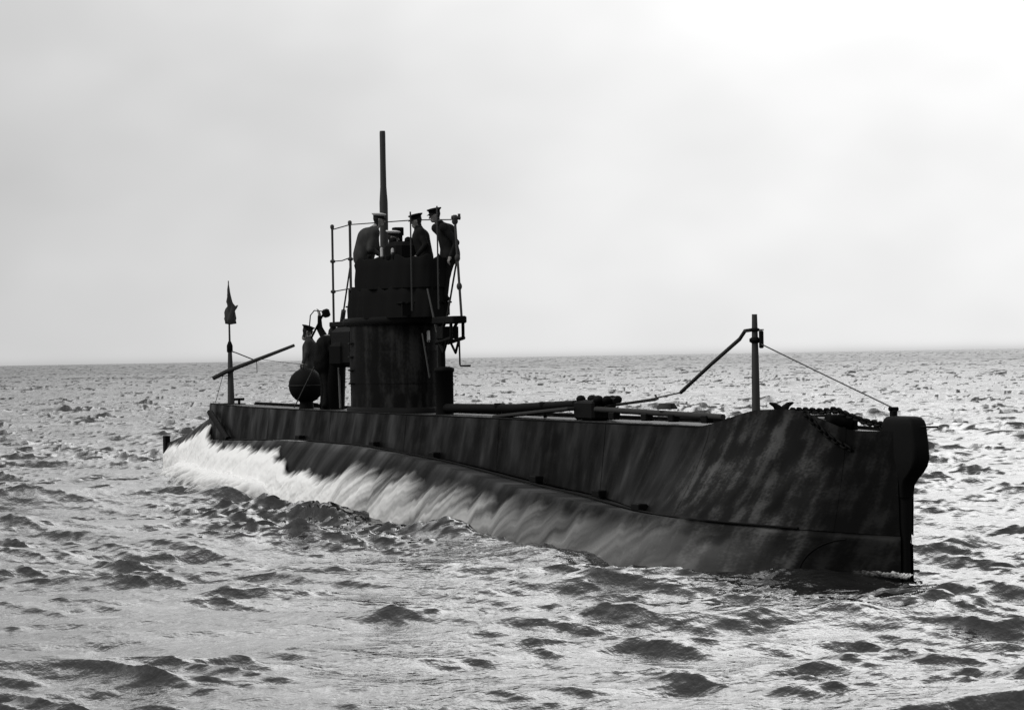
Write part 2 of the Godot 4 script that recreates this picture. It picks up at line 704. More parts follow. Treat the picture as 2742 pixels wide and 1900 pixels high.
func casing_parts() -> void:
	# side plates, lapped one over the other
	var cuts := [-13.6, -11.4, -9.0, -6.4, -3.8, -1.2, 1.5, 4.1, 6.8, 9.4, 12.0, 14.4, 16.6, 18.4, 20.0, 21.4, 22.42]
	for s in [1.0, -1.0]:
		for n in cuts.size() - 1:
			var out := 0.004 if n % 2 == 0 else 0.0
			var rows := []
			var uvs := []
			var ls := stations(cuts[n] - (0.03 if out > 0.0 else 0.0), cuts[n + 1] + (0.03 if out > 0.0 else 0.0), 0.28 if n < 11 else 0.1)
			for q in 13:
				var row := PackedVector3Array()
				var uv := PackedVector2Array()
				for l in ls:
					var t := q / 12.0
					var y := lerpf(join_y(l), top_y(l, s < 0.0), t)
					var wv := casing_w(l, y) + out
					row.append(Vector3(l, y, s * wv))
					uv.append(Vector2(l / 7.0 - y * 0.05, (1.8 - y) * 0.55))
				if s > 0:
					row.reverse()
					uv.reverse()
				rows.append(row)
				uvs.append(uv)
			for q in rows.size():
				rows[q].reverse()
				uvs[q].reverse()
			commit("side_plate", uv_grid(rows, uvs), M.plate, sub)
	# the walking deck
	var st := new_st()
	var rings := []
	for l in stations(-14.2, 22.5, 0.3):
		var ring := PackedVector3Array()
		for q in 7:
			var f := q / 3.0 - 1.0
			ring.append(Vector3(l, deck_y(l) - 0.015 - 0.03 * f * f, f * (deck_w(l) - 0.012)))
		rings.append(ring)
	loft(st, rings, false)
	commit("deck", st, M.paint, sub)
	# after end of the casing with its overhanging lip
	st = new_st()
	box(st, Vector3(-13.95, 1.7, 0), Vector3(1.1, 0.2, 0.62), Basis.IDENTITY, 0.04)
	commit("casing_end", st, M.black, sub)
	st = new_st()
	for s in [1.0, -1.0]:
		bar(st, Vector3(-12.7, 1.62, s * 0.72), Vector3(-10.3, 1.06, s * 0.86), 0.07)
	commit("strut", st, M.black, sub)
	# battens along the deck edge
	for s in [1.0, -1.0]:
		st = new_st()
		var pts := []
		for l in stations(-13.5, 18.2, 0.6):
			pts.append(Vector3(l, deck_y(l) + 0.01, s * deck_w(l)))
		tube(st, pts, [0.014], 6)
		commit("deck_edge", st, M.black, sub)


func bow_parts() -> void:
	# the rounded snout on top of the stem
	var st := new_st()
	var rings := []
	for e in [[0.98, 22.38, 22.48, 0.085, 0.05], [1.12, 22.18, 22.51, 0.093, 0.05], [1.2, 22.08, 22.6, 0.102, 0.05], [1.28, 22.04, 22.74, 0.106, 0.05], [1.36, 22.01, 22.84, 0.111, 0.05], [1.46, 21.98, 22.89, 0.115, 0.05], [1.62, 21.98, 22.87, 0.115, 0.05], [1.78, 21.98, 22.83, 0.115, 0.05], [1.86, 21.98, 22.81, 0.115, 0.05], [1.91, 22.0, 22.78, 0.106, 0.05], [1.945, 22.04, 22.72, 0.085, 0.045], [1.957, 22.1, 22.64, 0.051, 0.035]]:
		rings.append(round_rect(e[1], e[2], e[3], e[4], e[0]))
	loft(st, rings)
	commit("bow_fairlead", st, M.black, sub)
	st = new_st()
	box(st, Vector3(22.1, 1.98, 0), Vector3(0.1, 0.09, 0.07))
	bar(st, Vector3(22.1, 2.04, -0.06), Vector3(22.1, 2.04, 0.06), 0.025)
	commit("stay_shackle", st, M.black, sub)
	st = new_st()
	bar(st, Vector3(22.86, 1.83, 0.0), Vector3(23.0, 1.83, -0.16), 0.012)
	commit("bow_hook", st, M.black, sub)
	# stem bar
	st = new_st()
	tube(st, [Vector3(22.38, -1.2, 0), Vector3(22.38, 0.42, 0), Vector3(22.36, 0.6, 0), Vector3(22.36, 1.15, 0)], [0.06, 0.06, 0.095, 0.1], 14)
	commit("stem_bar", st, M.black, sub)
	# shutter of the torpedo tube: a raised arc on the bluff of the bow
	for s in [1.0, -1.0]:
		st = new_st()
		var pts := []
		for q in 13:
			var a := lerpf(0.1, 1.45, q / 12.0)
			var l := 20.9 + 0.8 * (1.0 - cos(a))
			var y := -0.05 + 0.5 * sin(a)
			pts.append(Vector3(l, y, s * (hull_w(l, y) + 0.004)))
		tube(st, pts, [0.008], 6)
		commit("tube_shutter_rim", st, M.black, sub)


func round_rect(x0: float, x1: float, w: float, r: float, y: float) -> PackedVector3Array:
	var ring := PackedVector3Array()
	for c in [[x1 - r, -w + r, -0.25], [x0 + r, -w + r, -0.5], [x0 + r, w - r, -0.75], [x1 - r, w - r, -1.0]]:
		for q in 5:
			var a: float = TAU * (c[2] + 0.25 - q / 16.0) + PI * 0.0
			# corner arcs, in order
			ring.append(Vector3(c[0] + r * cos(a - TAU * 0.0), y, c[1] + r * sin(a)))
	# order by angle so that the ring is simple
	var cx := (x0 + x1) * 0.5
	var list := Array(ring)
	list.sort_custom(func(p, q2): return atan2(p.z, p.x - cx) > atan2(q2.z, q2.x - cx))
	return PackedVector3Array(list)


func ellipse_loft(st: SurfaceTool, prof: Array, segs := 40) -> void:
	# prof: [y, centre x, half length, half breadth]
	var rings := []
	for p in prof:
		var ring := PackedVector3Array()
		for j in segs:
			var a := -TAU * j / segs
			ring.append(Vector3(p[1] + p[2] * cos(a), p[0], p[3] * sin(a)))
		rings.append(ring)
	loft(st, rings)


func tower_parts() -> void:
	# plating of the lower tower, in courses
	var tower := Node3D.new()
	tower.name = "conning_tower"
	sub.add_child(tower)
	var courses := [1.7, 2.3, 2.9, 3.42]
	for n in 3:
		var segs := 48
		var rows := []
		var uvs := []
		for q in 4:
			var y := lerpf(courses[n], courses[n + 1], q / 3.0)
			var row := PackedVector3Array()
			var uv := PackedVector2Array()
			for j in segs + 1:
				var a := -TAU * j / segs
				var o := 0.01 * (n % 2)
				row.append(Vector3(-0.05 + (1.82 + o - 0.02 * (y - 1.7)) * cos(a), y, (0.7 + o) * sin(a)))
				uv.append(Vector2(j / float(segs) * 2.0, (3.5 - y) * 0.4 + n * 0.07))
			rows.append(row)
			uvs.append(uv)
		commit("tower_plating", uv_grid(rows, uvs), M.tower, tower)
	var st := new_st()
	ellipse_loft(st, [[1.72, -0.05, 1.9, 0.78], [1.84, -0.05, 1.9, 0.78], [1.86, -0.05, 1.84, 0.72]])
	commit("tower_foot", st, M.black, tower)
	# steps up the side
	for y in [2.3, 2.55, 2.8, 3.05]:
		st = new_st()
		tube(st, [Vector3(-0.75, y, 0.6), Vector3(-0.75, y, 0.69), Vector3(-0.4, y, 0.73), Vector3(-0.4, y, 0.64)], [0.02], 6)
		commit("step_iron", st, M.black, tower)
	# bridge deck and its collar
	st = new_st()
	ellipse_loft(st, [[3.38, -0.1, 2.1, 0.71], [3.42, -0.1, 2.28, 0.76], [3.52, -0.1, 2.28, 0.76], [3.53, -0.1, 2.25, 0.73]])
	box(st, Vector3(-3.0, 3.46, -0.1), Vector3(3.2, 0.1, 0.3))
	commit("bridge_deck", st, M.black, tower)
	# canvas screen round the bridge: outer and inner face
	var folds := func(a: float, y: float) -> float: return 0.014 * sin(a * 23.0 + 2.0 * y) + 0.03 * sin(a * 9.0 + 1.3) + 0.02 * sin(a * 14.0 - 3.0 * y)
	for part in [[3.5, 4.06, 0.2, 2.15, 0.7, "lower_screen"], [4.04, 4.6, 0.45, 1.95, 0.665, "upper_screen"]]:
		st = new_st()
		var rings := []
		for lv in [[part[0], 0.0], [lerpf(part[0], part[1], 0.35), 0.01], [lerpf(part[0], part[1], 0.7), -0.01], [part[1] - 0.02, 0.0], [part[1], -0.015], [part[1] - 0.02, -0.04], [part[0], -0.04]]:
			var ring := PackedVector3Array()
			for j in 96:
				var a := -TAU * j / 96
				var f: float = folds.call(a, lv[0]) + lv[1]
				var yy: float = lv[0]
				if yy > part[1] - 0.03:
					yy += 0.03 * sin(a * 11.0) + 0.03 * sin(a * 17.0 + 1.0)
				ring.append(Vector3(part[2] + (part[3] + f) * cos(a), yy, (part[4] + f) * sin(a)))
			rings.append(ring)
		loft(st, rings, true, false)
		commit(part[5], st, M.canvas, tower)
	# covered instrument box that stands above the screen
	st = new_st()
	box(st, Vector3(1.0, 4.66, 0.12), Vector3(0.6, 0.5, 0.46), Basis(Vector3.UP, 0.2), 0.08)
	for p in [[0.9, 0.25], [1.1, 0.02], [0.95, -0.06]]:
		lathe(st, [Vector2(0.03, -0.06), Vector2(0.07, 0.0), Vector2(0.06, 0.05), Vector2(0.02, 0.075)], Vector3(p[0], 4.92, p[1]), 10)
	commit("covered_instruments", st, M.canvas, tower)
	# grating the lookouts stand on
	st = new_st()
	for x in [[-1.75, -0.6], [0.75, 2.2]]:
		for q in 9:
			var z := -0.44 + 0.11 * q
			box(st, Vector3((x[0] + x[1]) * 0.5, 3.765, z), Vector3(x[1] - x[0], 0.03, 0.06), Basis.IDENTITY, 0.004)
		for xx in [x[0] + 0.1, x[1] - 0.1]:
			box(st, Vector3(xx, 3.64, 0), Vector3(0.06, 0.22, 0.9), Basis.IDENTITY, 0.004)
	commit("grating", st, M.black, tower)
	# voice pipes, helm and telegraph inside the screen
	st = new_st()
	lathe(st, [Vector2(0.05, 0), Vector2(0.05, 0.9), Vector2(0.09, 0.95), Vector2(0.13, 1.0), Vector2(0.13, 1.22), Vector2(0.1, 1.26)], Vector3(0.55, 3.52, 0.1), 14)
	commit("telegraph", st, M.black, tower)
	st = new_st()
	lathe(st, [Vector2(0.04, 0), Vector2(0.04, 0.95), Vector2(0.07, 1.02), Vector2(0.11, 1.12), Vector2(0.1, 1.14)], Vector3(0.95, 3.52, 0.32), 14)
	commit("voice_pipe", st, M.black, tower)
	st = new_st()
	tube(st, [Vector3(-0.1, 3.52, -0.13), Vector3(-0.1, 5.1, -0.13)], [0.09], 10)
	box(st, Vector3(-0.1, 5.14, -0.13), Vector3(0.2, 0.16, 0.18))
	commit("compass_stand", st, M.black, tower)
	for p in [[0.6, 4.63, 0.63], [1.75, 4.62, 0.48]]:
		st = new_st()
		lathe(st, [Vector2(0.02, -0.06), Vector2(0.035, -0.03), Vector2(0.04, 0.02), Vector2(0.03, 0.05), Vector2(0.01, 0.06)], Vector3(p[0], p[1], p[2]), 10)
		commit("screen_cleat", st, M.black, tower)
	for p in [[1.35, 4.7, 0.6, 0.05, 0.19], [1.3, 4.72, 0.38, 0.1, 0.1], [1.84, 3.15, -0.12, 0.11, 0.2]]:  # last plate is added for a gap of bright sky between brackets
		st = new_st()
		box(st, Vector3(p[0], p[1], p[2]), Vector3(p[3] * 1.4, p[4], 0.05), Basis(Vector3.UP, -0.2) * Basis(Vector3.BACK, 0.3), 0.02)
		commit("bright_spot_plate", st, M.brass, tower, "pale plate making a bright spot on the tower")
	# pipe in front of the tower and its thicker foot
	st = new_st()
	tube(st, [Vector3(3.05, 1.75, 0), Vector3(3.05, 3.45, 0)], [0.07], 12)
	commit("front_pipe", st, M.black, tower)
	st = new_st()
	lathe(st, [Vector2(0.16, 1.72), Vector2(0.16, 2.5), Vector2(0.18, 2.51), Vector2(0.18, 2.57), Vector2(0.1, 2.6)], Vector3(3.2, 0, 0), 16)
	commit("pipe_foot", st, M.black, tower)
	st = new_st()
	bar(st, Vector3(2.5, 4.0, 0.08), Vector3(2.95, 3.2, 0.05), 0.018)
	bar(st, Vector3(2.7, 3.2, 0.25), Vector3(2.95, 2.4, 0.2), 0.015)
	commit("ladder_rail", st, M.mast, tower)
	# front platform with brackets and the rod that hangs from it
	st = new_st()
	box(st, Vector3(3.55, 3.42, 0.0), Vector3(1.3, 0.13, 0.26), Basis.IDENTITY, 0.02)
	commit("front_platform", st, M.black, tower)
	st = new_st()
	for z in [-0.11, 0.11]:
		bar(st, Vector3(3.1, 3.02, z), Vector3(4.05, 3.1, z), 0.035)
		bar(st, Vector3(4.02, 3.08, z), Vector3(4.02, 3.4, z), 0.03)
		bar(st, Vector3(3.2, 3.1, z), Vector3(3.7, 3.4, z), 0.03)
		tube(st, [Vector3(3.3, 3.0, z), Vector3(3.55, 2.84, z), Vector3(3.75, 3.05, z)], [0.025], 6)
	box(st, Vector3(3.45, 3.2, 0), Vector3(0.35, 0.22, 0.3))
	commit("platform_bracket", st, M.black, tower)
	st = new_st()
	tube(st, [Vector3(4.14, 3.1, 0), Vector3(4.16, 2.64, 0), Vector3(4.18, 2.61, 0), Vector3(4.25, 2.61, -0.17)], [0.016], 6)
	commit("hanging_rod", st, M.black, tower)
	# after bulk: lockers and gear below the bridge wing
	st = new_st()
	box(st, Vector3(-3.2, 3.0, -0.05), Vector3(1.6, 0.8, 0.5), Basis.IDENTITY, 0.1)
	box(st, Vector3(-3.3, 2.85, 0.15), Vector3(0.5, 0.5, 0.35), Basis(Vector3.UP, 0.4), 0.08)
	commit("after_locker", st, M.black, tower)
	st = new_st()
	tube(st, [Vector3(-5.0, 1.75, -0.1), Vector3(-4.7, 2.9, -0.15), Vector3(-4.3, 3.4, -0.15)], [0.25, 0.17, 0.1], 12)
	tube(st, [Vector3(-5.6, 1.75, -0.15), Vector3(-4.9, 2.8, -0.2)], [0.17, 0.12], 12)
	commit("engine_exhaust", st, M.black, tower)
	st = new_st()
	box(st, Vector3(-5.1, 3.7, -0.02), Vector3(0.16, 0.17, 0.14), Basis(Vector3.RIGHT, 0.3), 0.03)
	bar(st, Vector3(-5.1, 3.72, 0.02), Vector3(-5.25, 3.2, 0.26), 0.022)
	tube(st, [Vector3(-5.1, 3.74, 0.05), Vector3(-5.2, 3.76, 0.2), Vector3(-5.25, 3.66, 0.27), Vector3(-5.3, 3.25, 0.3)], [0.012], 6)
	commit("signal_lamp", st, M.black, tower)
	st = new_st()
	bar(st, Vector3(-3.75, 2.8, 0.1), Vector3(-2.9, 1.8, 0.3), 0.02)
	commit("stay_rod", st, M.wire, tower)
	st = new_st()
	bar(st, Vector3(-5.0, 2.75, 0.2), Vector3(-5.6, 1.8, 0.55), 0.012)
	commit("stay_rod", st, M.wire, tower)
	# rails
	var rail_z := -0.35
	for p in [[-5.75, 3.5, 5.48, 0.024, 0.0], [-4.36, 3.5, 5.5, 0.027, 0.0], [0.3, 3.5, 5.37, 0.02, 0.0]]:
		st = new_st()
		bar(st, Vector3(p[0], p[1], rail_z), Vector3(p[0], p[2], rail_z), p[3])
		lathe(st, [Vector2(0.03, -0.05), Vector2(0.042, -0.02), Vector2(0.042, 0.02), Vector2(0.02, 0.045)], Vector3(p[0], p[2], rail_z), 8)
		for y in [4.15, 4.77]:
			if p[3] > 0.022:
				lathe(st, [Vector2(0.02, -0.04), Vector2(0.055, -0.02), Vector2(0.055, 0.02), Vector2(0.02, 0.04)], Vector3(p[0], y, rail_z), 8)
		commit("stanchion", st, M.mast, tower)
	for p in [[3.1, 3.6, 5.36, 0.014, 0.55], [4.75, 3.6, 5.38, 0.014, 0.55]]:
		st = new_st()
		bar(st, Vector3(p[0] * 1.0, p[1], p[4]), Vector3(p[0], p[2], p[4]), p[3])
		commit("stanchion", st, M.mast, tower)
	st = new_st()
	tube(st, [Vector3(4.3, 3.48, 0.0), Vector3(4.12, 4.5, 0.0), Vector3(4.0, 5.2, 0.0)], [0.023], 8)
	lathe(st, [Vector2(0.03, -0.1), Vector2(0.055, -0.06), Vector2(0.05, 0.0), Vector2(0.065, 0.03), Vector2(0.03, 0.07)], Vector3(4.0, 5.19, 0.0), 10)
	bar(st, Vector3(4.0, 5.2, -0.1), Vector3(4.0, 5.22, 0.06), 0.03)
	bar(st, Vector3(4.0, 5.22, -0.08), Vector3(4.0, 5.28, -0.08), 0.025)
	lathe(st, [Vector2(0.03, -0.06), Vector2(0.05, -0.02), Vector2(0.05, 0.02), Vector2(0.03, 0.06)], Vector3(4.12, 4.5, 0.0), 8)
	lathe(st, [Vector2(0.03, -0.06), Vector2(0.05, -0.02), Vector2(0.05, 0.02), Vector2(0.03, 0.06)], Vector3(4.2, 4.0, 0.0), 8)
	commit("stanchion", st, M.mast, tower)
	st = new_st()
	bar(st, Vector3(4.1, 4.5, 0.0), Vector3(3.45, 3.5, 0.0), 0.018)
	commit("brace", st, M.mast, tower)
	st = new_st()
	bar(st, Vector3(-4.4, 4.6, rail_z), Vector3(-5.1, 3.52, rail_z), 0.018)
	bar(st, Vector3(-4.95, 3.75, rail_z), Vector3(-5.1, 3.5, rail_z), 0.05)
	commit("brace", st, M.mast, tower)
	for rl in [[[-5.75, 5.42], [-4.36, 5.46], [0.3, 5.34], [2.6, 5.24]], [[-5.75, 4.77], [-5.0, 4.76], [-4.36, 4.8]], [[-5.75, 4.15], [-4.36, 4.18]]]:
		st = new_st()
		var pts := []
		for p in rl:
			pts.append(Vector3(p[0], p[1], rail_z))
		if rl.size() == 4:
			pts.append(Vector3(4.0, 5.2, 0.0))
		tube(st, pts, [0.012], 6)
		commit("rail", st, M.mast, tower)


func mast_parts() -> void:
	# periscope: wide foot, thinner tube
	var st := new_st()
	tube(st, [Vector3(-1.3, 3.5, -0.2), Vector3(-1.3, 5.75, -0.2), Vector3(-1.3, 6.05, -0.2), Vector3(-1.3, 6.5, -0.2), Vector3(-1.3, 7.08, -0.2), Vector3(-1.3, 7.12, -0.2)], [0.083, 0.08, 0.06, 0.056, 0.056, 0.05], 16)
	commit("periscope", st, M.mast, sub)
	# bow mast
	var mast := Node3D.new()
	mast.name = "bow_mast"
	sub.add_child(mast)
	st = new_st()
	tube(st, [Vector3(17.72, 1.7, 0), Vector3(17.72, 2.6, 0), Vector3(17.72, 3.27, 0)], [0.06, 0.05, 0.036], 12)
	commit("pole", st, M.mast, mast)
	st = new_st()
	lathe(st, [Vector2(0.03, -0.03), Vector2(0.065, -0.015), Vector2(0.065, 0.015), Vector2(0.03, 0.03)], Vector3(17.72, 3.06, 0), 10)
	bar(st, Vector3(17.72, 3.06, -0.13), Vector3(17.72, 3.06, 0.13), 0.008)
	commit("mast_band", st, M.black, mast)
	st = new_st()
	lathe(st, [Vector2(0.03, -0.05), Vector2(0.075, -0.02), Vector2(0.075, 0.02), Vector2(0.03, 0.05)], Vector3(17.72, 2.92, 0), 10)
	box(st, Vector3(17.8, 2.93, -0.06), Vector3(0.07, 0.24, 0.05))
	commit("mast_band", st, M.black, mast)
	st = new_st()
	bar(st, Vector3(17.72, 2.42, 0.0), Vector3(17.72, 2.42, 0.16), 0.008)
	commit("peg", st, M.black, mast)
	# stern mast with the slanting yard
	mast = Node3D.new()
	mast.name = "stern_mast"
	sub.add_child(mast)
	st = new_st()
	tube(st, [Vector3(-13.7, 1.7, 0), Vector3(-13.72, 2.5, 0), Vector3(-13.75, 3.2, 0)], [0.085, 0.065, 0.04], 10)
	tube(st, [Vector3(-13.75, 3.15, 0), Vector3(-13.78, 4.6, 0)], [0.025, 0.012], 8)
	commit("pole", st, M.mast, mast)
	st = new_st()
	lathe(st, [Vector2(0.03, -0.12), Vector2(0.07, -0.08), Vector2(0.07, 0.06), Vector2(0.03, 0.16)], Vector3(-13.75, 3.06, 0), 8)
	commit("mast_band", st, M.black, mast)
	st = new_st()
	lathe(st, [Vector2(0.05, -0.05), Vector2(0.085, -0.03), Vector2(0.085, 0.03), Vector2(0.05, 0.05)], Vector3(-13.74, 2.55, 0), 8)
	commit("mast_band", st, M.black, mast)
	st = new_st()
	tube(st, [Vector3(-13.9, 2.38, 0.36), Vector3(-13.66, 2.53, 0.1), Vector3(-12.95, 3.1, -1.32)], [0.05, 0.05, 0.035], 8)
	commit("yard", st, M.wood, mast)
	st = new_st()
	tube(st, [Vector3(-13.72, 3.0, 0), Vector3(-13.6, 2.95, -0.12), Vector3(-13.45, 2.76, -0.55)], [0.014], 5)
	bar(st, Vector3(-13.45, 2.76, -0.55), Vector3(-13.45, 2.5, -0.56), 0.008, 5)
	bar(st, Vector3(-13.7, 2.55, 0.15), Vector3(-14.0, 1.82, 0.3), 0.007, 5)
	commit("yard_lift", st, M.rope, mast)
	# rigging
	var stays := [
		["fore_stay", [Vector3(17.8, 2.87, -0.05), Vector3(20.0, 2.45, -0.02), Vector3(22.1, 2.05, 0)], 0.009, M.wire],
		["back_stay", [Vector3(17.68, 3.06, 0.02), Vector3(17.5, 3.05, 0.05), Vector3(17.25, 2.94, 0.03), Vector3(16.1, 2.6, 0.0), Vector3(14.9, 2.2, 0.0)], 0.027, M.rope],
		["jumping_wire", [Vector3(14.9, 2.2, 0.0), Vector3(13.7, 2.1, 0.0), Vector3(11.7, 1.98, 0.0)], 0.012, M.wire],
		["after_wire", [Vector3(-13.4, 2.8, -0.6), Vector3(-10.0, 2.72, -0.3), Vector3(-6.6, 2.66, 0.0)], 0.006, M.wire],
	]
	for s in stays:
		st = new_st()
		tube(st, s[1], [s[2]], 6)
		commit(s[0], st, s[3], sub)
	# ventilator cowl behind the tower
	st = new_st()
	var prof := []
	for q in 15:
		var a := lerpf(-PI * 0.42, PI * 0.5, q / 14.0)
		prof.append(Vector2(maxf(0.365 * cos(a), 0.004), 2.23 + 0.365 * sin(a)))
	lathe(st, prof, Vector3(-6.75, 0, 0), 24)
	lathe(st, [Vector2(0.17, 1.7), Vector2(0.15, 1.8), Vector2(0.13, 1.98)], Vector3(-6.75, 0, 0), 16)
	var cowl := commit("ventilator_cowl", st, M.black, sub)
	st = new_st()
	var band := []
	for q in 25:
		band.append(Vector3(-6.75 + 0.365 * cos(TAU * q / 24.0), 2.23, 0.365 * sin(TAU * q / 24.0)))
	tube(st, band, [0.014], 6)
	commit("seam_band", st, M.paint, cowl)
	st = new_st()
	tube(st, [Vector3(-6.85, 2.56, 0.08), Vector3(-6.85, 2.66, 0.08), Vector3(-6.65, 2.66, 0.08), Vector3(-6.65, 2.56, 0.08)], [0.018], 6)
	commit("handle", st, M.paint, cowl)
	# cleats on the after deck
	st = new_st()
	lathe(st, [Vector2(0.03, 0), Vector2(0.03, 0.1)], Vector3(-12.9, 1.78, 0), 8)
	bar(st, Vector3(-12.95, 1.9, -0.12), Vector3(-12.85, 1.9, 0.12), 0.03)
	commit("cleat", st, M.black, sub)


# ------------------------------------------------------------------ white water on the hull
func build_foam() -> void:
	var top_t := [Vector2(-20.6, 0.6), Vector2(-18.5, 0.8), Vector2(-16.0, 1.0), Vector2(-14.2, 1.25), Vector2(-13.4, 1.5), Vector2(-12.9, 1.2), Vector2(-12.0, 0.98), Vector2(-8.0, 0.93), Vector2(-5.5, 0.98), Vector2(-4.0, 1.0), Vector2(-2.6, 0.85), Vector2(-2.1, 0.6), Vector2(-1.0, 0.68), Vector2(1.6, 0.62), Vector2(2.4, 0.8), Vector2(3.6, 0.97), Vector2(4.6, 0.8), Vector2(5.4, 0.88), Vector2(6.4, 0.92), Vector2(7.4, 0.75), Vector2(9.0, 0.78), Vector2(11.0, 0.74), Vector2(12.0, 0.6), Vector2(14.0, 0.66), Vector2(21.5, 0.55)]
	var dens_t := [Vector2(-20.6, 0.9), Vector2(-18.0, 1.0), Vector2(-3.6, 1.0), Vector2(-0.5, 0.96), Vector2(1.6, 0.85), Vector2(4.0, 0.78), Vector2(7.0, 0.74), Vector2(9.5, 0.6), Vector2(12.0, 0.44), Vector2(15.0, 0.28), Vector2(19.0, 0.13), Vector2(20.9, 0.0), Vector2(21.5, 0.0)]
	var ls := stations(-20.5, 21.4, 0.04)
	var rows := 80
	var cols := ls.size()
	var v := PackedVector3Array()
	var c := PackedColorArray()
	for j in rows:
		var t := j / float(rows - 1)
		for l in ls:
			var lip := tab(top_t, l) + 0.05
			# torn upper edge: tongues that lean aft
			lip += 0.13 * noise_b.get_noise_1d(l * 0.9) + 0.05 * noise_c.get_noise_1d(l * 1.9)
			var y := lerpf(lip, -0.25, t)
			var s := l + 2.8 * (lip - y)
			var st1 := noise_a.get_noise_2d(s * 0.9, t * 0.5)
			var st2 := noise_c.get_noise_2d(s * 2.4 + 9.0, t * 0.5)
			var st3 := noise_b.get_noise_2d(l * 2.2, y * 3.0)
			var d := tab(dens_t, l)
			var thick := 0.02 + d * d * (0.10 + 0.025 * st3 + 0.04 * st1) * smoothstep(0.0, 0.25, t)
			var a := d * (0.68 + 0.7 * st1 + 0.28 * st2)
			a = lerpf(a, 1.25 + 0.3 * st1, smoothstep(0.7, 1.0, d))
			a *= smoothstep(0.0, lerpf(0.42, 0.17, smoothstep(0.7, 1.0, d)), t + 0.05 * st2 + 0.06 * st1)
			a = clampf(a, 0.0, 1.0)
			v.append(Vector3(l, y, hull_w(l, y) + thick + (0.02 if l > -12.0 else 0.0)))
			var w := 0.92 + 0.04 * st2
			c.append(Color(w, w, w, a))
	foam_mesh("washing_foam", v, c, rows, cols, "white foam and running water streaming down the starboard side of the hull")
	# spray lumps heaped up along the after hull
	var v2 := PackedVector3Array()
	var c2 := PackedColorArray()
	var l2 := stations(-19.5, -1.2, 0.05)
	for j in 40:
		var t := j / 39.0
		for l in l2:
			var mid := smoothstep(-19.5, -16.0, l) * (1.0 - smoothstep(-4.0, -1.2, l))
			var n1 := noise_a.get_noise_2d(l * 1.3, t * 2.0)
			var n2 := noise_c.get_noise_2d(l * 3.5, t * 5.0)
			var w0 := hull_w(l, 0.0)
			var z := w0 - 0.05 + t * (0.75 + 0.25 * noise_b.get_noise_1d(l * 0.8))
			var y := (0.4 + 0.06 * n1 + 0.015 * n2) * mid * (1.0 - pow(t, 1.7)) - 0.02 + 0.02 * n2 * mid
			var a := clampf(mid * (1.5 - t * 1.5 + 0.9 * n1 * t + 0.4 * n2 * t), 0.0, 1.0)
			v2.append(Vector3(l, y + 0.06 * mid, z))
			c2.append(Color(0.88, 0.88, 0.88, a))
	foam_mesh("heaped_foam", v2, c2, 40, l2.size(), "bright white foam heaped beside the submarine's stern quarter")
	# thin ring of bubbles round the stem
	var v3 := PackedVector3Array()
	var c3 := PackedColorArray()
	for j in 10:
		for q in 60:
			var s := q / 59.0
			var l := lerpf(21.6, 22.75, s)
			var w0 := hull_w(l, 0.0)
			var t := j / 9.0
			var n1 := noise_c.get_noise_2d(s * 14.0, t * 2.0)
			v3.append(Vector3(l + t * 0.1, 0.02 + 0.05 * (1.0 - t) + 0.03 * n1, w0 + 0.14 * t))
			c3.append(Color(0.8, 0.8, 0.8, clampf((0.4 + 1.6 * n1) * (1.0 - t) * s * s * 2.0, 0.0, 1.0)))
	foam_mesh("stem_foam", v3, c3, 10, 60, "thin line of bubbles at the foot of the stem")


func foam_mesh(called: String, v: PackedVector3Array, c: PackedColorArray, rows: int, cols: int, label: String) -> void:
	var st := new_st()
	for i in v.size():
		st.set_color(c[i])
		st.add_vertex(v[i])
	for i in rows - 1:
		for j in cols - 1:
			var a := i * cols + j
			for k in [a, a + 1, a + cols + 1, a, a + cols + 1, a + cols]:
				st.add_index(k)
	st.generate_normals()
	var m := StandardMaterial3D.new()
	m.resource_name = "foam"
	m.albedo_color = Color.WHITE
	m.vertex_color_use_as_albedo = true
	m.transparency = BaseMaterial3D.TRANSPARENCY_ALPHA
	m.roughness = 0.7
	m.metallic_specular = 0.2
	var mi := place(called, st.commit(), m, self, label)
	mi.transform = boat_xf
	mi.set_meta("kind", "stuff")
	mi.set_meta("category", "foam")


